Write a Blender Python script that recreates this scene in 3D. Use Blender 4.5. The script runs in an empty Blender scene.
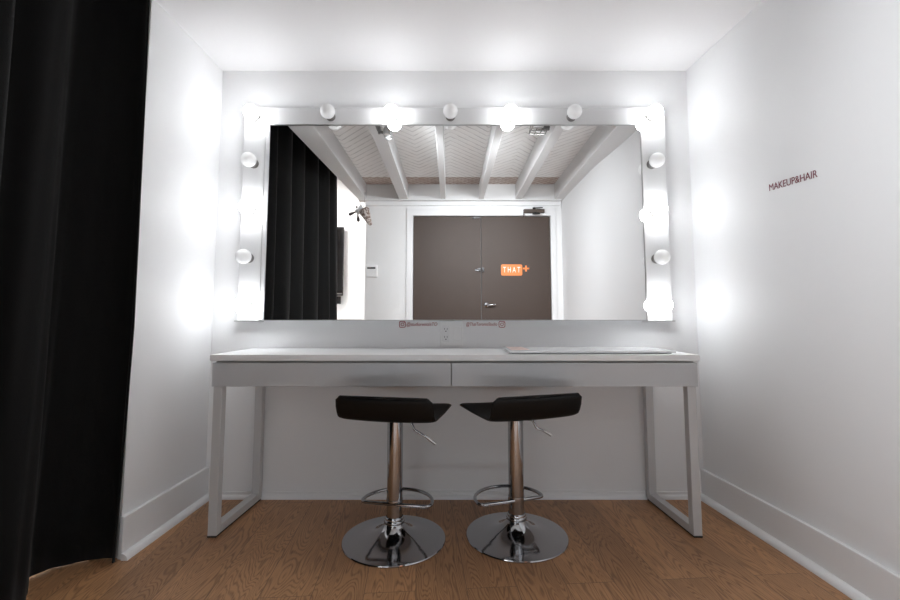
import bpy, bmesh, math, random
from mathutils import Vector, Matrix
random.seed(4)
C = bpy.context.scene.collection
S = bpy.context.scene
PI = math.pi

# ---------------------------------------------------------------- materials
def s2l(c):
    return tuple(((v/255)/12.92 if v/255 <= .04045 else ((v/255+.055)/1.055)**2.4) for v in c) + (1,)
def mat(name, col=(200,200,200), rough=.5, metal=0, bump=0, bscale=40, **kw):
    m = bpy.data.materials.new(name); m.use_nodes = True
    n = m.node_tree.nodes; l = m.node_tree.links; b = n['Principled BSDF']
    b.inputs['Base Color'].default_value = s2l(col)
    b.inputs['Roughness'].default_value = rough
    b.inputs['Metallic'].default_value = metal
    for k, v in kw.items():
        b.inputs[k.replace('_', ' ')].default_value = v
    tc = n.new('ShaderNodeTexCoord')
    no = n.new('ShaderNodeTexNoise'); no.inputs['Scale'].default_value = bscale
    no.inputs['Detail'].default_value = 3
    l.new(tc.outputs['Object'], no.inputs['Vector'])
    if bump:
        bp = n.new('ShaderNodeBump'); bp.inputs['Strength'].default_value = bump
        bp.inputs['Distance'].default_value = .004
        l.new(no.outputs['Fac'], bp.inputs['Height']); l.new(bp.outputs['Normal'], b.inputs['Normal'])
    return m
def mapr(n, l, src, a, b_, c, d):
    r = n.new('ShaderNodeMapRange')
    for i, v in zip((1,2,3,4), (a,b_,c,d)): r.inputs[i].default_value = v
    l.new(src, r.inputs[0]); return r.outputs[0]
def math_(n, l, op, a, b_=None):
    r = n.new('ShaderNodeMath'); r.operation = op
    for i, v in enumerate((a, b_)):
        if v is None: continue
        if isinstance(v, (int, float)): r.inputs[i].default_value = v
        else: l.new(v, r.inputs[i])
    return r.outputs[0]

WALL = mat('wall_paint', (233,233,234), .55, bump=.10, bscale=22)
WALLR = mat('wall_paint_rear', (238,238,238), .6, bump=.06, bscale=18)
CEIL = mat('ceiling_paint', (232,231,232), .7, bump=.05, bscale=25)
TRIM = mat('trim_paint', (234,234,235), .35, bump=.05, bscale=30)
BEAM = mat('beam_paint', (222,222,222), .5, bump=.12, bscale=15)
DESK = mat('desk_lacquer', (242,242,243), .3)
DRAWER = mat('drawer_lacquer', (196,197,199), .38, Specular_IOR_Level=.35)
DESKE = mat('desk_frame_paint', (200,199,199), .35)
PANEL = mat('mirror_frame_paint', (208,208,209), .3)
MIRROR = mat('mirror_glass', (250,250,250), .0, 1)
BLACK = mat('black_rubber', (18,18,18), .6)
CHROME = mat('chrome', (178,179,182), .09, 1)
STEEL = mat('brushed_steel', (190,190,190), .28, 1)
LEATHER = mat('black_leatherette', (7,6,6), .5, bump=.25, bscale=160, Specular_IOR_Level=.3)
SOCKET = mat('socket_metal', (120,118,116), .35, .6)
PLASTIC = mat('white_plastic', (236,236,236), .3)
DARKP = mat('dark_plastic', (22,20,22), .25)
DOORM = mat('door_paint', (66,52,44), .55, bump=.05, bscale=30)
CLOSER = mat('door_closer_paint', (74,62,54), .45)
ORANGE = mat('orange_sign', (234,132,62), .5)
SIGNW = mat('sign_lettering', (250,244,238), .5)
RED = mat('red_vinyl', (160,36,30), .5)
MAROON = mat('maroon_vinyl', (122,52,68), .5)
PINK = mat('pink_print', (214,190,184), .5)
BOARD = mat('board_laminate', (236,236,237), .2)
BOARDE = mat('board_edge', (172,172,174), .4)
CABINET = mat('cabinet_laminate', (225,224,222), .4)
FUR_B = mat('dark_tips', (40,32,30), .7)
WIRE = mat('grey_wire', (120,118,116), .4, .7)
LENS = mat('lamp_lens', (240,240,240), .08)
BULB_OFF = mat('frosted_bulb_glass', (250,250,250), .25)
n_ = BULB_OFF.node_tree.nodes; l_ = BULB_OFF.node_tree.links; tr_ = n_.new('ShaderNodeBsdfTranslucent'); tr_.inputs[0].default_value = (.98,.98,.98,1)
ms_ = n_.new('ShaderNodeMixShader'); ms_.inputs[0].default_value = .45; l_.new(n_['Principled BSDF'].outputs[0], ms_.inputs[1]); l_.new(tr_.outputs[0], ms_.inputs[2]); l_.new(ms_.outputs[0], n_['Material Output'].inputs[0])
GLASSD = mat('screen_glass', (10,9,10), .12)

def emis(name, col, st):
    m = bpy.data.materials.new(name); m.use_nodes = True
    b = m.node_tree.nodes['Principled BSDF']
    b.inputs['Base Color'].default_value = (.9,.9,.9,1)
    b.inputs['Emission Color'].default_value = col; b.inputs['Emission Strength'].default_value = st
    return m
BULB_ON = emis('lit_bulb_glass', (.955,.982,1,1), 20)
PANEL_L = emis('added_panel_diffuser', (1,.99,.98,1), 26)  # glow of the unseen panel added in the next room

def wood():
    m = bpy.data.materials.new('oak_planks'); m.use_nodes = True
    n = m.node_tree.nodes; l = m.node_tree.links; b = n['Principled BSDF']
    tc = n.new('ShaderNodeTexCoord')
    mp = n.new('ShaderNodeMapping'); mp.inputs['Rotation'].default_value = (0,0,PI/2 - .075)
    l.new(tc.outputs['Object'], mp.inputs['Vector'])
    br = n.new('ShaderNodeTexBrick')
    br.inputs['Color1'].default_value = (0,0,0,1); br.inputs['Color2'].default_value = (1,1,1,1)
    br.inputs['Mortar'].default_value = (.5,.5,.5,1)
    br.inputs['Scale'].default_value = 1; br.inputs['Brick Width'].default_value = 1.15
    br.inputs['Row Height'].default_value = .165; br.inputs['Mortar Size'].default_value = .0012
    br.inputs['Mortar Smooth'].default_value = .3; br.offset = .37
    l.new(mp.outputs[0], br.inputs['Vector'])
    # per plank offset of the grain
    sep = n.new('ShaderNodeSeparateXYZ'); l.new(mp.outputs[0], sep.inputs[0])
    rnd = br.outputs['Color']
    r = n.new('ShaderNodeSeparateColor'); l.new(rnd, r.inputs[0])
    row = math_(n, l, 'FLOOR', math_(n, l, 'DIVIDE', sep.outputs[1], .165))
    x = math_(n, l, 'ADD', math_(n, l, 'MULTIPLY', sep.outputs[0], 1.1), math_(n, l, 'MULTIPLY', row, 3.71))
    x2 = math_(n, l, 'ADD', x, math_(n, l, 'MULTIPLY', r.outputs[0], 9.3))
    cb = n.new('ShaderNodeCombineXYZ')
    l.new(x2, cb.inputs[0]); l.new(math_(n, l, 'MULTIPLY', sep.outputs[1], 8.5), cb.inputs[1])
    l.new(math_(n, l, 'MULTIPLY', r.outputs[0], 5), cb.inputs[2])
    n1 = n.new('ShaderNodeTexNoise'); n1.inputs['Scale'].default_value = 1.0
    n1.inputs['Detail'].default_value = 2.5; n1.inputs['Roughness'].default_value = .5; n1.inputs['Distortion'].default_value = .4
    l.new(cb.outputs[0], n1.inputs['Vector'])
    rings = math_(n, l, 'SINE', math_(n, l, 'MULTIPLY', n1.outputs['Fac'], 250))
    rr = mapr(n, l, rings, -.2, 1, 0, 1)
    # fine pores
    cb2 = n.new('ShaderNodeCombineXYZ')
    l.new(math_(n, l, 'MULTIPLY', sep.outputs[0], 14), cb2.inputs[0]); l.new(math_(n, l, 'MULTIPLY', sep.outputs[1], 260), cb2.inputs[1])
    n2 = n.new('ShaderNodeTexNoise'); n2.inputs['Scale'].default_value = 1; n2.inputs['Detail'].default_value = 4
    l.new(cb2.outputs[0], n2.inputs['Vector'])
    n3 = n.new('ShaderNodeTexNoise'); n3.inputs['Scale'].default_value = 4; n3.inputs['Detail'].default_value = 3
    l.new(mp.outputs[0], n3.inputs['Vector'])
    base = n.new('ShaderNodeValToRGB')
    base.color_ramp.elements[0].color = s2l((146,106,72)); base.color_ramp.elements[1].color = s2l((200,150,106))
    tone = math_(n, l, 'ADD', math_(n, l, 'MULTIPLY', r.outputs[0], .45), math_(n, l, 'MULTIPLY', n3.outputs['Fac'], .6))
    l.new(tone, base.inputs[0])
    mx = n.new('ShaderNodeMix'); mx.data_type = 'RGBA'; mx.blend_type = 'MULTIPLY'
    mx.inputs[6].default_value = (1,1,1,1)
    amt = math_(n, l, 'MULTIPLY', rr, math_(n, l, 'MULTIPLY', n2.outputs['Fac'], 1.15))
    l.new(amt, mx.inputs[0]); l.new(base.outputs[0], mx.inputs[6]); mx.inputs[7].default_value = (.36,.30,.26,1)
    mx2 = n.new('ShaderNodeMix'); mx2.data_type = 'RGBA'; mx2.blend_type = 'MULTIPLY'
    l.new(mapr(n, l, n2.outputs['Fac'], .5, .75, 0, .5), mx2.inputs[0]); l.new(mx.outputs[2], mx2.inputs[6])
    mx2.inputs[7].default_value = (.55,.5,.46,1)
    mx3 = n.new('ShaderNodeMix'); mx3.data_type = 'RGBA'
    l.new(math_(n, l, 'MULTIPLY', br.outputs['Fac'], .7), mx3.inputs[0]); l.new(mx2.outputs[2], mx3.inputs[6])
    mx3.inputs[7].default_value = s2l((60,42,30))
    l.new(mx3.outputs[2], b.inputs['Base Color'])
    b.inputs['Roughness'].default_value = .42
    bp = n.new('ShaderNodeBump'); bp.inputs['Strength'].default_value = .25; bp.inputs['Distance'].default_value = .002
    bp.invert = True
    l.new(math_(n, l, 'ADD', amt, math_(n, l, 'MULTIPLY', br.outputs['Fac'], 2)), bp.inputs['Height'])
    l.new(bp.outputs['Normal'], b.inputs['Normal'])
    return m
WOOD = wood()

def herring(name, c1, c2, amt, lattice=False):
    m = bpy.data.materials.new(name); m.use_nodes = True
    n = m.node_tree.nodes; l = m.node_tree.links; b = n['Principled BSDF']
    tc = n.new('ShaderNodeTexCoord'); sep = n.new('ShaderNodeSeparateXYZ'); l.new(tc.outputs['Object'], sep.inputs[0])
    tri = math_(n, l, 'PINGPONG', sep.outputs[0], .30)
    ph = math_(n, l, 'ADD', math_(n, l, 'MULTIPLY', sep.outputs[1], 1.0), math_(n, l, 'MULTIPLY', tri, 1.1))
    no = n.new('ShaderNodeTexNoise'); no.inputs['Scale'].default_value = 9; l.new(tc.outputs['Object'], no.inputs['Vector'])
    ph = math_(n, l, 'ADD', ph, math_(n, l, 'MULTIPLY', no.outputs['Fac'], .02))
    st = math_(n, l, 'PINGPONG', ph, .042)
    if lattice:
        ph2 = math_(n, l, 'SUBTRACT', sep.outputs[1], math_(n, l, 'MULTIPLY', sep.outputs[0], .75))
        ph3 = math_(n, l, 'ADD', sep.outputs[1], math_(n, l, 'MULTIPLY', sep.outputs[0], .75))
        st = math_(n, l, 'MINIMUM', math_(n, l, 'PINGPONG', ph2, .03), math_(n, l, 'PINGPONG', ph3, .03))
    ln = mapr(n, l, st, 0, (.010 if lattice else .012), 1, 0)
    ln = math_(n, l, 'MULTIPLY', ln, mapr(n, l, no.outputs['Fac'], .35, .65, .3, 1))
    mx = n.new('ShaderNodeMix'); mx.data_type = 'RGBA'
    mx.inputs[6].default_value = s2l(c1); mx.inputs[7].default_value = s2l(c2)
    l.new(math_(n, l, 'MULTIPLY', ln, amt), mx.inputs[0]); l.new(mx.outputs[2], b.inputs['Base Color'])
    b.inputs['Roughness'].default_value = .6
    bp = n.new('ShaderNodeBump'); bp.inputs['Strength'].default_value = .6; bp.inputs['Distance'].default_value = .006; bp.invert = True
    l.new(ln, bp.inputs['Height']); l.new(bp.outputs['Normal'], b.inputs['Normal'])
    return m
HER_W = herring('painted_herringbone', (246,246,245), (160,158,158), .7)
HER_B = herring('bare_herringbone', (168,148,136), (246,244,242), 1, True)

def mottle(name, c1, c2, sc):
    m = mat(name, c1, .7); n = m.node_tree.nodes; l = m.node_tree.links
    no = [x for x in n if x.type == 'TEX_NOISE'][0]; no.inputs['Scale'].default_value = sc
    r = n.new('ShaderNodeValToRGB'); r.color_ramp.elements[0].position = .42; r.color_ramp.elements[1].position = .56
    r.color_ramp.elements[0].color = s2l(c1); r.color_ramp.elements[1].color = s2l(c2)
    l.new(no.outputs['Fac'], r.inputs[0]); l.new(r.outputs[0], n['Principled BSDF'].inputs['Base Color'])
    return m
MOTTLE = mottle('mottled_beige', (128,108,98), (214,204,198), 45)

CURT = mat('black_velvet', (4,4,4), .8, bump=.3, bscale=300, Sheen_Weight=.06, Specular_IOR_Level=.25, Sheen_Roughness=.5)

# ---------------------------------------------------------------- mesh helpers
def box(bm, x0, x1, y0, y1, z0, z1):
    v = [bm.verts.new(p) for p in ((x0,y0,z0),(x1,y0,z0),(x1,y1,z0),(x0,y1,z0),(x0,y0,z1),(x1,y0,z1),(x1,y1,z1),(x0,y1,z1))]
    for f in ((3,2,1,0),(4,5,6,7),(0,1,5,4),(1,2,6,5),(2,3,7,6),(3,0,4,7)): bm.faces.new([v[i] for i in f])
def prism(bm, pts, a, b_, axis='z'):
    def P(p, h):
        return {'z': (p[0],p[1],h), 'y': (p[0],h,p[1]), 'x': (h,p[0],p[1])}[axis]
    lo = [bm.verts.new(P(p, a)) for p in pts]; hi = [bm.verts.new(P(p, b_)) for p in pts]
    bm.faces.new(lo); bm.faces.new(hi)
    k = len(pts)
    for i in range(k): bm.faces.new((lo[i], lo[(i+1)%k], hi[(i+1)%k], hi[i]))
def lathe(bm, prof, seg=48, M=None):
    M = M or Matrix.Identity(4); rings = []
    for r, z in prof:
        if r < 1e-6: rings.append([bm.verts.new(M @ Vector((0,0,z)))])
        else: rings.append([bm.verts.new(M @ Vector((r*math.cos(2*PI*i/seg), r*math.sin(2*PI*i/seg), z))) for i in range(seg)])
    for a, b_ in zip(rings, rings[1:]):
        for i in range(seg):
            j = (i+1) % seg
            if len(a) == 1 and len(b_) > 1: bm.faces.new((a[0], b_[i], b_[j]))
            elif len(b_) == 1 and len(a) > 1: bm.faces.new((a[i], a[j], b_[0]))
            elif len(a) > 1: bm.faces.new((a[i], a[j], b_[j], b_[i]))
def tube(bm, pts, r, seg=12, closed=False):
    pts = [Vector(p) for p in pts]; n = len(pts); rings = []
    up = Vector((0,0,1))
    for i, p in enumerate(pts):
        a = pts[(i-1) % n] if (closed or i > 0) else p
        b_ = pts[(i+1) % n] if (closed or i < n-1) else p
        t = (b_-a).normalized()
        u = t.cross(up)
        if u.length < .05: u = t.cross(Vector((1,0,0)))
        u.normalize(); w = u.cross(t)
        rr = r[i] if isinstance(r, (list, tuple)) else r
        rings.append([bm.verts.new(p + rr*(u*math.cos(2*PI*k/seg) + w*math.sin(2*PI*k/seg))) for k in range(seg)])
    m = n if closed else n-1
    for i in range(m):
        a, b_ = rings[i], rings[(i+1) % n]
        for k in range(seg): bm.faces.new((a[k], a[(k+1)%seg], b_[(k+1)%seg], b_[k]))
    if not closed: bm.faces.new(rings[0]); bm.faces.new(rings[-1])
def obj(name, bm, m, parent=None, smooth=False, bevel=0, seg=2):
    bmesh.ops.recalc_face_normals(bm, faces=bm.faces)
    me = bpy.data.meshes.new(name); bm.to_mesh(me); bm.free()
    o = bpy.data.objects.new(name, me); C.objects.link(o)
    me.materials.append(m)
    if smooth:
        for p in me.polygons: p.use_smooth = True
    if smooth == 'auto' or bevel:
        if smooth: me.set_sharp_from_angle(angle=math.radians(38))
    if bevel:
        md = o.modifiers.new('bevel', 'BEVEL'); md.width = bevel; md.segments = seg; md.limit_method = 'ANGLE'
    if parent: o.parent = parent
    return o
def bx(name, m, x0, x1, y0, y1, z0, z1, parent=None, bevel=0):
    bm = bmesh.new(); box(bm, x0, x1, y0, y1, z0, z1); return obj(name, bm, m, parent, bevel=bevel)
def tag(o, label, cat, group=None, kind=None):
    if label: o['label'] = label
    if cat: o['category'] = cat
    if group: o['group'] = group
    if kind: o['kind'] = kind
    return o
def thing(name, label, cat, loc=(0,0,0), rz=0, group=None):
    o = bpy.data.objects.new(name, None); C.objects.link(o); o.empty_display_size = .1
    o.location = loc; o.rotation_euler = (0,0,rz); return tag(o, label, cat, group)
def struct(o, label=None):
    o['kind'] = 'structure'
    if label: o['label'] = label
    return o
def text_mesh(body, size, m, name, parent=None, width=None, ext=.0006, shear=0):
    cu = bpy.data.curves.new('t', 'FONT'); cu.body = body; cu.size = size; cu.extrude = ext; cu.align_x = 'CENTER'; cu.align_y = 'CENTER'
    cu.shear = shear
    to = bpy.data.objects.new('t', cu); C.objects.link(to)
    bpy.context.view_layer.update()
    me = bpy.data.meshes.new_from_object(to.evaluated_get(bpy.context.evaluated_depsgraph_get()))
    bpy.data.objects.remove(to); bpy.data.curves.remove(cu)
    if width:
        xs = [v.co.x for v in me.vertices]; w = max(xs)-min(xs); c = (max(xs)+min(xs))/2
        for v in me.vertices: v.co.x = (v.co.x-c)*width/w
    me.materials.clear(); me.materials.append(m); me.name = name
    o = bpy.data.objects.new(name, me); C.objects.link(o)
    if parent: o.parent = parent
    return o

# ---------------------------------------------------------------- the room
H_A, H_U, YR = 2.18, 2.80, -2.72
struct(bx('floor', WOOD, -3.4, 1.55, -4.0, .12, -.05, 0), 'brown oak plank floor with cathedral grain')
struct(bx('wall_back', WALL, -1.35, 1.45, 0, .1, 0, H_U), 'pale grey painted back wall of the alcove behind mirror and desk')
bm = bmesh.new(); prism(bm, [(-1.200,0),(-1.212,-.54),(-1.33,-.54),(-1.33,0)], 0, H_U); struct(obj('wall_left', bm, WALL), 'short white wall beside the black curtain')
def rx(y):   # plan of the right wall
    d = -y
    P = [(0,1.247),(.6,1.293),(.85,1.300),(1.1,1.288),(1.6,1.245),(4,1.24)]
    for (a,xa),(b_,xb) in zip(P, P[1:]):
        if a <= d <= b_: return xa+(xb-xa)*(d-a)/(b_-a)
    return 1.24
def srx(y):
    return sum(rx(min(0, y+k*.04)) for k in range(-3,4))/7 if y < -.13 else rx(y)
def right_strip(off0, off1, z0, z1, ys=None, y_end=YR):
    ys = [0 + (y_end)*i/60 for i in range(61)]
    bm = bmesh.new()
    prism(bm, [(srx(y)-off0, y) for y in ys] + [(srx(y)-off1, y) for y in reversed(ys)], z0, z1)
    return bm
bm = bmesh.new(); ys = [YR*i/60 for i in range(61)]
prism(bm, [(srx(y), y) for y in ys] + [(1.45, YR), (1.45, 0)], 0, H_U)
w = struct(obj('wall_right', bm, WALL, smooth=True), 'long white right wall with small lettering'); w.data.set_sharp_from_angle(angle=.4)
struct(bx('ceiling', CEIL, -1.225, 1.30, -.53, 0, H_A, H_A+.12), 'smooth white ceiling of the alcove')
struct(bx('ceiling', CEIL, -3.4, 1.45, -4.0, .1, H_U, H_U+.05), 'upper white ceiling above the loft')
# rear wall with a door opening
DX0, DX1, DT = -.407, 1.115, 2.01
bm = bmesh.new()
prism(bm, [(-.94,0),(DX0-.03,0),(DX0-.03,DT+.03),(DX1+.03,DT+.03),(DX1+.03,0),(1.45,0),(1.45,H_U),(-.94,H_U)], YR, YR-.12, 'y')
struct(obj('wall_rear', bm, WALLR), 'white wall around the brown double doors, seen in the mirror')
struct(bx('wall_far', WALLR, -3.4, -.82, -4.0, -3.9, 0, H_U), 'white wall of the next room behind the screen')
struct(bx('wall_side', WALLR, -.94, -.82, -3.9, YR-.12, 0, H_U), 'white partition between doors and next room')
struct(bx('wall_outer', WALLR, -3.5, -3.4, -4.0, .1, 0, H_U), 'white outer wall of the next room')
struct(bx('wall_front', WALLR, -3.4, -1.35, 0, .1, 0, H_U), 'white wall of the next room beyond the alcove')
# baseboards
bm = bmesh.new(); prism(bm, [(-1.2,0),(-1.2125,-.552),(-1.195,-.552),(-1.1845,0)], 0, .15); struct(obj('baseboard_left', bm, TRIM, bevel=.003), 'tall white baseboard on the short left wall')
def quarter(bm, p0, p1, nrm, r, z=0):
    # quarter round moulding between two floor points, nrm points into the room
    a = Vector((p0[0],p0[1],z)); b_ = Vector((p1[0],p1[1],z)); nv = Vector((nrm[0],nrm[1],0)); pr = [(0,0),(r,0)]
    pr = [(0,0)] + [(r*math.cos(t*PI/12), r*math.sin(t*PI/12)) for t in range(7)]
    A = [bm.verts.new(a+nv*p+Vector((0,0,q))) for p, q in pr]; B = [bm.verts.new(b_+nv*p+Vector((0,0,q))) for p, q in pr]
    bm.faces.new(A); bm.faces.new(B); k = len(pr)
    for i in range(k): bm.faces.new((A[i],A[(i+1)%k],B[(i+1)%k],B[i]))
bm = bmesh.new(); quarter(bm, (-1.1845,0), (-1.195,-.558), (1,0), .024); struct(obj('trim_1', bm, TRIM, smooth='auto'), 'quarter round moulding along left baseboard')
struct(obj('baseboard_right', right_strip(.015, 0, 0, .14), TRIM, bevel=.003), 'tall white baseboard along the right wall')
bm = bmesh.new()
for i in range(40):
    y0 = YR*i/40; y1 = YR*(i+1)/40
    quarter(bm, (srx(y0)-.015, y0), (srx(y1)-.015, y1), (-1,0), .024)
struct(obj('trim_2', bm, TRIM, smooth='auto'), 'quarter round moulding along right baseboard')
bm = bmesh.new(); quarter(bm, (-1.2,0), (1.25,0), (0,-1), .021); box(bm, -1.2, 1.25, -.008, 0, .015, .032)
struct(obj('baseboard_back', bm, TRIM, smooth='auto'), 'low white moulding at the foot of the back wall')
struct(bx('baseboard_rear', TRIM, -.94, -.50, YR, YR+.015, 0, .14), 'white baseboard beside the doors')

# loft deck above, seen in the mirror
struct(bx('ceiling', HER_W, -1.0, 1.42, -2.39, -.53, 2.35, 2.39), 'white painted herringbone underside of the loft')
struct(bx('ceiling', HER_B, -1.0, 1.42, -2.72, -2.39, 2.35, 2.39), 'brownish unpainted herringbone strip of the loft near the doors')
def beam(name, x0a, x1a, x0b, x1b, label):
    bm = bmesh.new(); prism(bm, [(x0a,-.53),(x1a,-.53),(x1b,-2.63),(x0b,-2.63)], H_A, 2.35)
    return struct(obj(name, bm, BEAM, bevel=.004), label)
beam('trim_3', -1.117,-.93,-1.01,-.92, 'wide white edge beam of the loft beside the curtain')
for k, (c, w_) in enumerate([(-.51,.10),(-.075,.055),(.345,.055),(.755,.075)]):
    beam('trim_%d' % (4+k), c-w_/2, c+w_/2, c-w_/2, c+w_/2, 'white loft joist, number %d of four from the curtain side' % (k+1))
bm = bmesh.new(); ysl = [-.53-(2.63-.53)*i/30 for i in range(31)]
prism(bm, [(1.135,-.53),(1.15,-2.63)] + [(srx(y)-.001, y) for y in reversed(ysl)], H_A, 2.35)
struct(obj('trim_8', bm, BEAM), 'white ledger beam of the loft along the right wall')
struct(bx('trim_9', BEAM, -1.01, 1.235, YR, -2.63, H_A-.01, 2.35, bevel=.004), 'white header beam above the doors')
struct(bx('trim_10', TRIM, -.94, 1.235, YR, YR+.03, 2.125, H_A-.01), 'thin white rail under the header beam')

# ---------------------------------------------------------------- doors (behind the camera, in the mirror)
bm = bmesh.new()
prism(bm, [(DX0-.075,0),(DX0-.003,0),(DX0-.003,DT+.004),(DX1+.003,DT+.004),(DX1+.003,0),(DX1+.06,0),(DX1+.06,DT+.085),(DX0-.075,DT+.085)], YR+.02, YR-.0, 'y')
struct(obj('trim_11', bm, TRIM, bevel=.003), 'white casing around the brown double doors')
bm = bmesh.new()
prism(bm, [(DX0-.03,0),(DX0-.003,0),(DX0-.003,DT+.004),(DX1+.003,DT+.004),(DX1+.003,0),(DX1+.03,0),(DX1+.03,DT+.03),(DX0-.03,DT+.03)], YR, YR-.12, 'y')
struct(obj('trim_12', bm, TRIM), 'white jamb of the double doors')
SPL = .346
d1 = struct(bx('door_1', DOORM, SPL+.0025, DX1, YR-.055, YR-.012, .008, DT, bevel=.003), 'brown door leaf with the orange sign')
d2 = struct(bx('door_2', DOORM, DX0, SPL-.0025, YR-.055, YR-.012, .008, DT, bevel=.003), 'plain brown door leaf beside the thermostat')
yf = YR-.012
def rotY(): return Matrix.Rotation(-PI/2, 4, 'X')
bm = bmesh.new(); lathe(bm, [(0,0),(.027,0),(.027,.008),(.02,.012),(.010,.014),(.010,.045),(0,.045)], 24, Matrix.Translation((.40,yf,1.022)) @ rotY())
tube(bm, [(.40,yf+.042,1.022),(.44,yf+.046,1.022),(.50,yf+.044,1.024)], [.010,.009,.008]); obj('door_handle', bm, CHROME, d1, smooth='auto')
bm = bmesh.new(); box(bm, .352, .378, yf, yf+.02, 1.385, 1.435); lathe(bm, [(0,0),(.012,0),(.012,.03),(0,.03)], 16, Matrix.Translation((.364,yf,1.41)) @ rotY()); obj('door_lock', bm, CHROME, d1, bevel=.002)
bm = bmesh.new(); box(bm, .31, .338, yf, yf+.018, 1.39, 1.43); tube(bm, [(.275,yf+.012,1.41),(.315,yf+.012,1.41)], [.007,.014]); obj('door_lock', bm, CHROME, d2, bevel=.002)
bm = bmesh.new(); box(bm, .25, .335, yf, yf+.018, 1.985, 2.005); obj('door_bolt', bm, CHROME, d2, bevel=.002)
cl = tag(bpy.data.objects.new('door_closer', None), 'brown hydraulic door closer above the door with the orange sign', 'door closer'); C.objects.link(cl); cl.location = (.93, YR+.02, 2.055)
bm = bmesh.new(); box(bm, -.115, .115, .0, .045, -.018, .022); obj('closer_body', bm, CLOSER, cl, bevel=.006)
bm = bmesh.new(); tube(bm, [(0,.03,.02),(0,.03,.042)], .016, 16); tube(bm, [(0,.035,.035),(.09,.06,.035)], .006, 8); tube(bm, [(-.02,.04,-.03),(.06,.05,-.03),(.0,.05,-.02)], .008, 8); obj('closer_arm', bm, BLACK, cl)
bm = bmesh.new(); box(bm, -.115, -.105, 0, .02, -.06, -.018); obj('bracket', bm, CLOSER, cl)
# orange sign (reads the right way round in the mirror, as in the photograph)
sg = thing('door_sign', 'orange THAT+ sign on the brown door leaf', 'sign', (.683, yf+.001, 1.408))
def rrect(w, h, r, k=6):
    out = []
    for cx, cy, a in ((w/2-r,h/2-r,0),(-w/2+r,h/2-r,90),(-w/2+r,-h/2+r,180),(w/2-r,-h/2+r,270)):
        for i in range(k+1):
            t = math.radians(a+90*i/k); out.append((cx+r*math.cos(t), cy+r*math.sin(t)))
    return out
bm = bmesh.new(); prism(bm, rrect(.235,.125,.018), 0, .003, 'y'); obj('sign_plate', bm, ORANGE, sg)
bm = bmesh.new(); prism(bm, [(.125,.008),(.15,.008),(.15,-.018),(.168,-.018),(.168,.008),(.194,.008),(.194,.026),(.168,.026),(.168,.05),(.15,.05),(.15,.026),(.125,.026)], 0, .003, 'y'); obj('plus_mark', bm, ORANGE, sg)
t = text_mesh('T H A T', .088, SIGNW, 'lettering', sg, width=.19, ext=.001)
for v in t.data.vertices: v.co = Vector((v.co.x, .0035+v.co.z*.5, v.co.y))      # faces +Y, left to right along +X
th = thing('thermostat', 'white wall thermostat with dark display left of the doors', 'thermostat', (-.862, YR, 1.39))
bm = bmesh.new(); box(bm, -.062, .062, 0, .025, -.065, .065); obj('body', bm, PLASTIC, th, bevel=.006)
bx('display', DARKP, -.048, .040, .025, .027, .028, .045, th)

# hanging ornament beside the doors
orn = thing('hanging_ornament', 'mottled beige cone ornament with dark tips hanging by the doors', 'ornament', (-.925, -2.50, 2.00))
bm = bmesh.new(); lathe(bm, [(0,0),(.052,.006),(.060,.02),(.046,.08),(.030,.14),(.018,.185),(.010,.196),(0,.198)], 20, Matrix.Translation((.0,0,.04)) @ Matrix.Rotation(math.radians(155), 4, 'Y')); obj('cone', bm, MOTTLE, orn, smooth=True)
bm = bmesh.new(); tube(bm, [(.0,0,.04),(-.04,0,.02),(-.075,0,.0)], [.05,.04,.028], 16); obj('neck', bm, PLASTIC, orn, smooth=True)
for a, b_ in (((-.07,0,.01),(-.155,.0,-.025)), ((-.06,0,-.01),(-.05,.0,-.10)), ((-.06,0,.02),(-.075,0,.07))):
    bm = bmesh.new(); va, vb = Vector(a), Vector(b_); s_ = (vb-va).length/.1
    tube(bm, [va, va.lerp(vb,.3), va.lerp(vb,.6), va.lerp(vb,.9), vb], [.007*s_,.008*s_,.016*s_,.018*s_,.006*s_], 10); obj('dark_tip', bm, FUR_B, orn, smooth=True)
bm = bmesh.new(); tube(bm, [(.0,0,.06),(.012,0,.12),(.015,0,.22)], .0025, 6); obj('cord', bm, WIRE, orn)

# fixtures on the loft joists
def MT(x,y,z): return Matrix.Translation((x,y,z))
sp = thing('clamp_spotlight', 'small clamp lamp on the first loft joist, twin round lenses', 'spotlight', (-.455, -.79, 2.18))
bm = bmesh.new(); box(bm, -.05, -.02, -.05, .05, -.012, 0); box(bm, -.035, -.02, -.012, .012, -.05, 0); tube(bm, [(-.03,0,-.035),(.01,0,-.045)], .010, 10); obj('clamp', bm, WIRE, sp, bevel=.002)
for q in (-.026, .026):
    bm = bmesh.new(); lathe(bm, [(0,0),(.024,0),(.028,.02),(.028,.05),(.024,.05),(.022,.044),(0,.044)], 24, MT(.03,q,-.02) @ Matrix.Rotation(PI,4,'X')); h = obj('lamp_head', bm, STEEL, sp, smooth='auto')
    bm = bmesh.new(); lathe(bm, [(0,.052),(.015,.049),(.022,.044)], 20, MT(.03,q,-.02) @ Matrix.Rotation(PI,4,'X')); obj('lens', bm, LENS, h, smooth=True)
sp = thing('caged_lamp', 'small lamp with a wire cage on the fourth loft joist', 'lamp', (.66, -.80, 2.18))
bm = bmesh.new()
for i in range(4): tube(bm, [(-.11,-.05+i*.035,-.03),(.0,-.05+i*.035,-.03)], .003, 6)
for i in range(4): tube(bm, [(-.11+i*.0366,-.05,-.03),(-.11+i*.0366,.055,-.03)], .003, 6)
for p in ((-.11,-.05),(-.11,.055),(0,-.05),(0,.055)): tube(bm, [(p[0],p[1],-.03),(p[0]*.9,p[1]*.9,.03)], .003, 6)
obj('wire_cage', bm, WIRE, sp)
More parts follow.
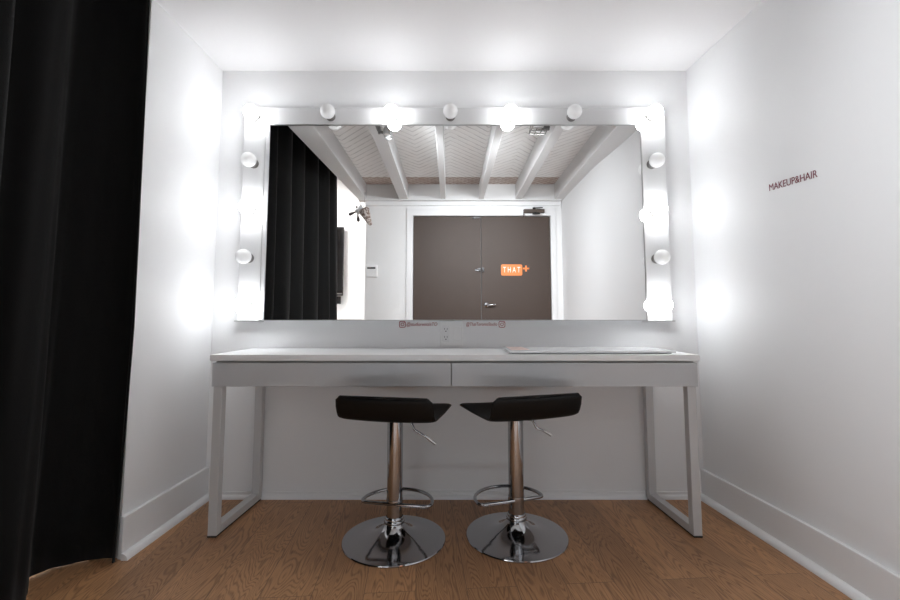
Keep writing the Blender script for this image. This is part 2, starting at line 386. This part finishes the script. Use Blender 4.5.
bm = bmesh.new(); lathe(bm, [(0,0),(.03,0),(.036,.03),(.02,.06),(0,.065)], 20, MT(-.055,0,-.018)); obj('lamp_body', bm, PLASTIC, sp, smooth='auto')
bm = bmesh.new(); box(bm, -.02, .02, -.02, .02, -.012, 0); box(bm, -.06, .02, -.008, .008, -.02, -.01); obj('bracket', bm, WIRE, sp)

# next room: screen, cabinet, added light
tv = thing('display_screen', 'tall black flat screen on the far white wall, half behind the curtain', 'screen', (-1.922, -3.9, 1.65))
bm = bmesh.new(); box(bm, -.30, .47, .04, .085, -.47, .47); obj('bezel', bm, DARKP, tv, bevel=.004)
bx('panel', GLASSD, -.27, .44, .085, .087, -.42, .44, tv)
bx('badge', STEEL, .38, .465, .085, .088, -.452, -.436, tv)
bx('wall_mount', BLACK, -.1, .2, 0, .04, -.2, .2, tv)
sb = tag(bx('media_box', DARKP, -1.75, -1.49, -3.9, -3.84, 1.07, 1.17, bevel=.004), 'small black box mounted on the wall under the flat screen', 'media box')
cb = thing('cabinet', 'low pale cabinet against the far wall below the screen', 'cabinet', (-1.45, -3.66, 0))
bx('body', CABINET, -.6, .5, -.22, .20, .02, .845, cb, bevel=.003)
bx('top', BEAM, -.61, .51, -.23, .22, .845, .868, cb, bevel=.003)
for x in (-.59, -.04):
    d = bx('door', CABINET, x, x+.53, .20, .218, .04, .83, cb, bevel=.003)
    bx('handle', STEEL, x+.24, x+.30, .218, .235, .74, .752, d, bevel=.002)
lt = thing('added_ceiling_panel', 'unseen square light panel added on the ceiling to brighten the next room', 'ceiling light', (-2.1, -2.9, H_U))  # added out of view so the far wall comes out bright
bx('frame', TRIM, -.42, .42, -.42, .42, -.03, 0, lt, bevel=.004)
bx('diffuser', PANEL_L, -.38, .38, -.38, .38, -.034, -.03, lt)

# ---------------------------------------------------------------- vanity mirror
vm = thing('vanity_mirror', 'large wall mirror in a white bulb-lined frame above the desk', 'mirror', (0,0,0))
fi_l, fi_r, fo_l, fo_r = -.937, .970, -1.048, 1.094
zb, zt_i, zt_o = .866, 1.861, 1.950
yf2 = -.06
bx('mirror_glass', MIRROR, fi_l+.0005, fi_r-.0005, -.056, -.050, zb+.002, zt_i-.0005, vm)
bx('backing', PANEL, fi_l+.0005, fi_r-.0005, -.0495, -.002, zb, zt_i-.0005, vm)
bx('frame_panel', PANEL, fo_l, fi_l, yf2, -.002, zb, zt_i, vm, bevel=.0015)
bx('frame_panel', PANEL, fi_r, fo_r, yf2, -.002, zb, zt_i, vm, bevel=.0015)
bx('frame_panel', PANEL, fo_l, fo_r, yf2, -.002, zt_i+.0005, zt_o, vm, bevel=.0015)
for a, b_ in ((fo_l-.012, fi_l), (fi_r, fo_r+.012)): bx('bottom_trim', STEEL, a, b_, yf2-.003, -.002, zb-.006, zb, vm)
bx('edge_trim', STEEL, fi_l-.0025, fi_l+.0005, yf2-.001, yf2+.003, zb, zt_i, vm)
bx('edge_trim', STEEL, fi_r-.0005, fi_r+.0035, yf2-.001, yf2+.003, zb, zt_i, vm)
bx('edge_trim', STEEL, fi_l, fi_r, yf2-.001, yf2+.003, zt_i-.003, zt_i, vm)
bx('edge_trim', STEEL, fi_l, fi_r, yf2-.001, yf2+.003, zb, zb+.003, vm)
bx('edge_strip', PANEL, fi_l+.001, fi_l+.019, yf2-.001, -.0565, zb+.003, zt_i-.003, vm)

def bulb_root(on):
    r = bpy.data.objects.new('light_bulb', None); C.objects.link(r); r.empty_display_size = .05
    M = Matrix.Rotation(PI/2, 4, 'X')     # axis towards -Y
    bm = bmesh.new(); R = .0365; zc = .062
    prof = [(.014,.010),(.0155,.022),(.019,.030)] + [(R*math.cos(t), zc+R*math.sin(t)) for t in [math.radians(-48+138*i/16) for i in range(17)]]
    prof[-1] = (0, zc+R)
    lathe(bm, prof, 32, M); obj('globe', bm, BULB_ON if on else BULB_OFF, r, smooth=True)
    bm = bmesh.new(); lathe(bm, [(0,0),(.024,0),(.024,.004),(.019,.006),(.018,.018),(.0165,.020),(0,.020)], 28, M); obj('socket', bm, SOCKET, r, smooth='auto')
    return r
def dup(r, loc):
    n = r.copy(); C.objects.link(n); n.location = loc
    for ch in r.children:
        c = ch.copy(); C.objects.link(c); c.parent = n
    return n
ON = bulb_root(True); OFF = bulb_root(False)
BL = [(-.969,1.878,1,'lit round bulb at the upper left corner of the mirror frame'),
 (-.597,1.883,0,'unlit round bulb on the top edge, next to the upper left corner bulb'),
 (-.287,1.878,1,'lit round bulb on the top edge, left of the middle one'),
 (.002,1.883,0,'unlit round bulb in the middle of the top edge'),
 (.297,1.878,1,'lit round bulb on the top edge, right of the middle one'),
 (.607,1.881,0,'unlit round bulb on the top edge, next to the upper right corner bulb'),
 (.999,1.878,1,'lit round bulb at the upper right corner of the mirror frame'),
 (-.973,1.641,0,'unlit round bulb on the left side, directly below the upper left corner bulb'),
 (-.974,1.408,1,'lit round bulb halfway down the left side of the mirror frame'),
 (-.980,1.169,0,'unlit round bulb on the left side, second from the bottom'),
 (-.980,.939,1,'lit round bulb at the bottom of the left side of the frame'),
 (1.000,1.638,0,'unlit round bulb on the right side, directly below the upper right corner bulb'),
 (1.002,1.398,1,'lit round bulb halfway down the right side of the mirror frame'),
 (1.006,1.166,0,'unlit round bulb on the right side, second from the bottom'),
 (1.008,.939,1,'lit round bulb at the bottom of the right side of the frame')]
used = set()
for x, z, on, lab in BL:
    src = ON if on else OFF
    k = 1.018; p = (x*k, yf2, .878+(z-.878)*k)
    if src.name in used: o = dup(src, p)
    else: o = src; o.location = p; used.add(src.name)
    tag(o, lab, 'light bulb', 'round bulbs on the mirror frame')

# ---------------------------------------------------------------- outlet and stickers on the back wall
ot = thing('outlet_plate', 'white double plate with outlet and switch between desk and mirror', 'outlet', (.0075, 0, .800))
bm = bmesh.new(); box(bm, -.0575, .0575, -.007, 0, -.0625, .0625); obj('cover_plate', bm, PLASTIC, ot, bevel=.003)
bm = bmesh.new(); prism(bm, rrect(.036,.078,.004), -.010, -.006, 'y'); so = obj('outlet_socket', bm, BOARD, ot, bevel=.001); so.location.x = -.028
for zz in (.02, -.02):
    bm = bmesh.new()
    box(bm, -.0075,-.0055,-.0106,-.0095,zz-.001,zz+.008); box(bm, .0055,.0075,-.0106,-.0095,zz-.001,zz+.008)
    prism(bm, [(.0028*math.cos(a*PI/6), zz-.008+.0028*math.sin(a*PI/6)) for a in range(12)], -.0106, -.0095, 'y')
    obj('plug_slots', bm, BLACK, so)
bm = bmesh.new(); prism(bm, rrect(.034,.07,.003), -.011, -.006, 'y'); sw = obj('switch', bm, PLASTIC, ot, bevel=.0015); sw.location.x = .028

def glyph(cx, parent):
    bm = bmesh.new(); o_ = rrect(.033,.033,.009); i_ = rrect(.027,.027,.007)
    def ring(a, b_):
        A = [[bm.verts.new((p[0]+cx, y, p[1])) for p in a] for y in (0,-.001)]; B = [[bm.verts.new((p[0]+cx, y, p[1])) for p in b_] for y in (0,-.001)]
        k = len(a)
        for i in range(k):
            j = (i+1)%k
            bm.faces.new((A[1][i],A[1][j],B[1][j],B[1][i])); bm.faces.new((A[0][i],A[0][j],A[1][j],A[1][i])); bm.faces.new((B[0][i],B[0][j],B[1][j],B[1][i]))
    ring(o_, i_)
    c = lambda r: [(r*math.cos(2*PI*i/20), r*math.sin(2*PI*i/20)) for i in range(20)]
    ring(c(.0085), c(.006))
    prism(bm, [(cx+.009+.002*math.cos(a), .009+.002*math.sin(a)) for a in [2*PI*i/10 for i in range(10)]], 0, -.001, 'y')
    return obj('camera_icon', bm, RED, parent)
def sticker(name, lab, body, x0, x1, gx, z):
    s_ = thing(name, lab, 'sticker', ((x0+x1)/2, -.0005, z)); 
    t = text_mesh(body, .024, RED, 'lettering', s_, width=abs(x1-x0), ext=.0005, shear=.2)
    for v in t.data.vertices: v.co = Vector((v.co.x, -.0005, v.co.y)) + Vector((0, -v.co.z, 0))
    glyph(gx-(x0+x1)/2, s_)
sticker('wall_sticker', 'small red handle sticker left of the outlet, icon on its left', '@studiorentalsTO', -.219, -.064, -.240, .846)
sticker('wall_sticker', 'small red handle sticker right of the outlet, icon on its right', '@ThatTorontoStudio', .082, .238, .262, .846)
# lettering on the right wall
yc = -.605
ls = thing('wall_lettering', 'thin maroon MAKEUP&HAIR lettering on the right wall', 'lettering', (srx(yc)-.001, yc, 1.392))
t = text_mesh('MAKEUP&HAIR', .039, MAROON, 'letters', ls, width=.218, ext=.0004)
slope = (srx(-.49)-srx(-.72))/.23
for v in t.data.vertices:
    u = v.co.x; v.co = Vector((-slope*u - .0006 - v.co.z, -u, v.co.y - .06*u))

# ---------------------------------------------------------------- desk
dk = thing('desk', 'long white high-gloss desk with two drawers under the mirror', 'desk', (.02,-.20,0))
hw, hd = 1.010, .198
bx('desktop', DESK, -hw, hw, -hd-.002, hd-.004, .702, .727, dk, bevel=.002)
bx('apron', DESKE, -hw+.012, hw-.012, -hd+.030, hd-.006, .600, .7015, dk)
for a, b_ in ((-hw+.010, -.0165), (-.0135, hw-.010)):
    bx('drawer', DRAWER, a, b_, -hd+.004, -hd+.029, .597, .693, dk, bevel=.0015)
for s in (-1, 1):
    def xs(y): return s*(hw-.016-.024*(y+hd)/(2*hd))
    def fr(name, m, y0, y1, z0, z1, w_=.036, **k):
        bm = bmesh.new(); prism(bm, [(xs(y0),y0),(xs(y1),y1),(xs(y1)-s*w_,y1),(xs(y0)-s*w_,y0)], z0, z1); return obj(name, bm, m, dk, **k)
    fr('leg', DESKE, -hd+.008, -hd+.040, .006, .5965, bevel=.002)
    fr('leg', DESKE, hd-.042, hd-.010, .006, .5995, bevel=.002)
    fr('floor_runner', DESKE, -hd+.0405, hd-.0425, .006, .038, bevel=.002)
    fr('foot_pad', BLACK, -hd+.008, hd-.010, 0, .0055, w_=.034)

bd = thing('white_board', 'flat white board lying on the right half of the desk', 'board', (0,0,.7275))
P = [(.250,-.375),(.950,-.365),(.930,-.095),(.256,-.100)]
bm = bmesh.new(); prism(bm, P, .0045, .0135); obj('panel', bm, BOARD, bd, bevel=.0012)
bm = bmesh.new(); prism(bm, [(.262,-.365),(.935,-.355),(.918,-.105),(.266,-.11)], 0, .0045); obj('backing', bm, BOARDE, bd)
bm = bmesh.new(); prism(bm, [(.264,-.335),(.345,-.325),(.340,-.115),(.264,-.115)], .0135, .0140); obj('printed_patch', bm, PINK, bd)

# ---------------------------------------------------------------- bar stools
def seat_mesh():
    # profile along depth (v: towards camera is negative) with rolled up rear lip
    prof = []
    prof += [(-.215,.088),(-.211,.072),(-.202,.045),(-.192,.022),(-.183,.009),(-.170,.002),(-.15,.0)]
    for i in range(1,8): prof.append((-.15+i*.038, -.003*math.sin(PI*i/8)))
    prof += [(.14,-.003),(.160,-.005),(.172,-.004)]
    N = len(prof); W = .184; K = 22; th_ = .016
    bm = bmesh.new(); top = []; bot = []
    for j, (d, z) in enumerate(prof):
        a = Vector(prof[max(j-1,0)]); b_ = Vector(prof[min(j+1,N-1)]); t = (b_-a).normalized(); nr = Vector((-t.y, t.x))
        # rounded corners: width shrinks near both ends
        e = 0
        if z > .03: e = .014*max(0,(z-.055)/.033)**2.5
        if d > .145: e = .018*((d-.145)/.027)**2
        rt, rb = [], []
        for k in range(K+1):
            u = -1+2*k/K; uu = math.sin(u*PI/2)
            x = (W-e)*uu
            edge = math.sqrt(max(0, 1-abs(uu)**14))
            h = th_/2*(.35+.65*edge)
            up = .006*uu*uu
            rt.append(bm.verts.new((x, d+nr.x*h, z+nr.y*h+up))); rb.append(bm.verts.new((x, d-nr.x*h, z-nr.y*h+up)))
        top.append(rt); bot.append(rb)
    for j in range(N-1):
        for k in range(K):
            bm.faces.new((top[j][k],top[j][k+1],top[j+1][k+1],top[j+1][k])); bm.faces.new((bot[j][k],bot[j+1][k],bot[j+1][k+1],bot[j][k+1]))
        bm.faces.new((top[j][0],top[j+1][0],bot[j+1][0],bot[j][0])); bm.faces.new((top[j][K],bot[j][K],bot[j+1][K],top[j+1][K]))
    for k in range(K):
        bm.faces.new((top[0][k],bot[0][k],bot[0][k+1],top[0][k+1])); bm.faces.new((top[-1][k],top[-1][k+1],bot[-1][k+1],bot[-1][k]))
    # piping lines
    return bm
def piping():
    bm = bmesh.new()
    pts = []
    pr = [(.172,-.004),(.160,-.005),(.0,-.003),(-.12,-.001),(-.15,.0),(-.170,.002),(-.183,.009),(-.192,.022),(-.202,.045),(-.211,.072)]
    for d, z in pr: pts.append((.1835 - (.014*max(0,(z-.055)/.033)**2.5 if z>.03 else 0) - (.018*((d-.145)/.027)**2 if d>.145 else 0), d, z+.006))
    pts.append((.165,-.216,.092))
    tot = pts + [(-x, d, z) for x, d, z in reversed(pts)]
    tube(bm, tot, .0038, 8)
    return bm
def stool(loc, rz, label, lever_end, dx, fx):
    t = thing('bar_stool', label, 'bar stool', loc, 0, 'bar stools at the desk')
    zs = .499
    R = Matrix.Rotation(rz, 4, 'Z')
    bm = seat_mesh(); bmesh.ops.transform(bm, matrix=Matrix.Translation((dx,0,zs)) @ R, verts=bm.verts)
    st = obj('seat', bm, LEATHER, t, smooth=True); md = st.modifiers.new('s','SUBSURF'); md.levels = 1; md.render_levels = 1
    bm = piping(); bmesh.ops.transform(bm, matrix=Matrix.Translation((dx,0,zs)) @ R, verts=bm.verts); obj('piping', bm, LEATHER, st, smooth=True)
    bm = bmesh.new(); prism(bm, rrect(.16,.16,.02), 0, .006); bmesh.ops.transform(bm, matrix=Matrix.Translation((0,0,zs-.024)) @ R, verts=bm.verts); 
    lathe(bm, [(0,-.012),(.030,-.012),(.032,0),(0,0)], 24, Matrix.Translation((0,0,zs-.024))); obj('swivel_plate', bm, DARKP, t)
    bm = bmesh.new(); lathe(bm, [(0,.072),(.0315,.072),(.0315,zs-.037),(0,zs-.037)], 40); obj('gas_column', bm, CHROME, t, smooth='auto')
    # trumpet base
    prof = [(.203,0),(.205,.003),(.203,.0065),(.190,.0085),(.150,.0125),(.112,.018),(.088,.027),(.069,.036),(.056,.046),(.046,.056),(.0385,.066),(.0385,.068)]
    bm = bmesh.new(); lathe(bm, [(0,0)]+prof+[(0,.068)], 96); obj('base', bm, CHROME, t, smooth='auto')
    bm = bmesh.new(); lathe(bm, [(.0315,.068),(.040,.068),(.0415,.073),(.040,.079),(.037,.082),(.037,.088),(.034,.092),(.0315,.092)], 40); obj('collar', bm, CHROME, t, smooth='auto')
    # footrest: D-shaped loop through the column
    bm = bmesh.new(); pts = []
    hw_, dp = .142, .135
    pts += [(-hw_+.02,-.028,0),(-.05,-.030,0),(0,-.030,0),(.05,-.030,0),(hw_-.02,-.028,0),(hw_-.006,-.022,0),(hw_,-.008,0)]
    for i in range(1,16):
        a = PI*i/16; pts.append((hw_*math.cos(a), dp*math.sin(a)*.98, 0))
    pts += [(-hw_,-.008,0),(-hw_+.006,-.022,0)]
    tube(bm, [Matrix.Translation((fx,0,.146)) @ R @ Vector(p) for p in pts], .0068, 12, closed=True)
    fr = obj('footrest', bm, CHROME, t, smooth=True)
    bm = bmesh.new(); lathe(bm, [(.0315,.134),(.0335,.134),(.0340,.138),(.0340,.154),(.0335,.158),(.0315,.158)], 32); obj('clamp_ring', bm, CHROME, fr, smooth='auto')
    # height lever
    bm = bmesh.new(); e = Vector(lever_end)
    s0 = Vector((.066,-.03,zs-.035)); tube(bm, [Vector((0,-.01,zs-.035)), Vector((.04,-.025,zs-.034)), s0, s0+Vector((.014,0,-.030)), s0.lerp(e,.5)+Vector((0,0,-.010)), e], .0042, 10)
    lv = obj('height_lever', bm, CHROME, t, smooth=True)
    bm = bmesh.new(); tube(bm, [s0.lerp(e,.6)+Vector((0,0,-.005)), e+(e-s0)*.02], .0062, 10); obj('lever_grip', bm, STEEL, lv, smooth='auto')
    return t
stool((-.222,-.403,0), math.radians(-11), 'chrome bar stool with curved black seat, left of the drawer gap', (.163,-.03,.380), .020, .010)
stool((.270,-.372,0), math.radians(18), 'chrome bar stool with curved black seat, right of the drawer gap', (.139,-.03,.405), -.006, -.028)

# ---------------------------------------------------------------- curtain
def curtain():
    pts = [(-1.206,-.590),(-1.212,-.568),(-1.245,-.558),(-1.315,-.568),(-1.375,-.600),(-1.415,-.650),(-1.405,-.705),(-1.365,-.745),(-1.325,-.785),(-1.312,-.830),(-1.330,-.875),(-1.390,-.915),(-1.40,-.965)]
    y = -1.02; k = 0
    while y > -2.60:
        pts.append((-1.295 + .095*min(1,max(0,(-y-1.5)/.7)) + .058*math.cos(k*PI/2+.6) + .015*random.uniform(-1,1) + .012*k/4*0, y)); y -= .062+.02*random.random(); k += 1
    # smooth path by Catmull-Rom
    path = []
    for i in range(len(pts)-1):
        p0 = Vector(pts[max(i-1,0)]); p1 = Vector(pts[i]); p2 = Vector(pts[i+1]); p3 = Vector(pts[min(i+2,len(pts)-1)])
        for q in range(6):
            t = q/6; path.append(.5*((2*p1)+(p2-p0)*t+(2*p0-5*p1+4*p2-p3)*t*t+(3*p1-p0-3*p2+p3)*t**3))
    path.append(Vector(pts[-1]))
    n = len(path); Z = 26; bm = bmesh.new(); rows = []
    zt = 2.74
    for j in range(Z+1):
        f = j/Z; z = .022+(zt-.022)*f; row = []
        amp = 1-.35*f
        for i, p in enumerate(path):
            x = -1.31+(p.x+1.31)*amp; yy = p.y
            if p.y > -1.0:
                w = min(1, (p.y+1.0)/.3)
                yy += w*(.006*math.sin(6*f+1) + .045*max(0,f-.05)**.8*0 )
                x += w*.010*math.sin(3.2*f)
            # the leading edge leans a little towards the mirror half way up
            lead = max(0, 1-i/14)
            x += lead*(.030*min(1,f/.30)+.014*min(1,max(0,f-.2)/.4))
            zz = z
            if j == 0: zz = .006+.003*math.sin(i*.21)
            x += .004*math.sin(i*.9+f*9)*(1-f)
            row.append(bm.verts.new((x, yy, zz)))
        rows.append(row)
    for j in range(Z):
        for i in range(n-1): bm.faces.new((rows[j][i],rows[j][i+1],rows[j+1][i+1],rows[j+1][i]))
    return bm
ct = thing('curtain', 'floor length black velvet curtain hanging along the left side', 'curtain', (0,0,0))
o = obj('cloth', curtain(), CURT, ct, smooth=True); md = o.modifiers.new('t','SOLIDIFY'); md.thickness = .005; md.offset = 0
rail = tag(bx('curtain_rail', STEEL, -1.33, -1.29, -2.66, -.56, 2.745, 2.775, bevel=.002), 'metal rail carrying the black curtain', 'curtain rail')
for i in range(5): bx('bracket', STEEL, -1.32, -1.30, -.62-.45*i-.01, -.62-.45*i+.01, 2.776, H_U, rail)

# lamps in the fixtures
def spot(name, loc, tgt, pw, ang, rad):
    d = bpy.data.lights.new(name, 'SPOT'); d.energy = pw; d.spot_size = math.radians(ang); d.spot_blend = 1.0; d.color = (.93,.97,1); d.shadow_soft_size = rad
    o = bpy.data.objects.new(name, d); C.objects.link(o); o.location = loc
    o.rotation_euler = (Vector(tgt)-Vector(loc)).to_track_quat('-Z','Y').to_euler(); return o
spot('clamp_spotlight_lamp', (-.425,-.80,2.10), (1.2,-2.45,1.15), 80, 112, .16)
spot('caged_lamp_lamp', (.65,-.78,2.07), (-.25,-2.7,.85), 85, 125, .12)

ad = bpy.data.lights.new('added_fill_light', 'AREA'); ad.shape = 'RECTANGLE'; ad.size = 1.7; ad.size_y = .22; ad.energy = 4; ad.color = (.84,.93,1)  # added fill with no fixture, low and unseen behind the camera
ao = bpy.data.objects.new('added_fill_light', ad); C.objects.link(ao); ao.location = (.1,-2.55,.14); ao.rotation_euler = (math.radians(90+38),0,0)

# ---------------------------------------------------------------- camera, world, colour
cam = bpy.data.cameras.new('camera'); co = bpy.data.objects.new('camera', cam); C.objects.link(co)
co.location = (0, -2.23, .878); co.rotation_euler = (PI/2+math.radians(4.6), 0, 0)
cam.sensor_width = 36; cam.lens = 440/900*36; cam.shift_y = -((300-(318-440*math.tan(math.radians(4.6))))/900)
cam.clip_start = .01
S.camera = co
w = bpy.data.worlds.new('world'); S.world = w; w.use_nodes = True
w.node_tree.nodes['Background'].inputs[0].default_value = (.9,.95,1,1); w.node_tree.nodes['Background'].inputs[1].default_value = .3
S.view_settings.view_transform = 'Standard'; S.view_settings.look = 'None'; S.view_settings.gamma = 1
S.view_settings.use_curve_mapping = False
S.view_settings.exposure = .6
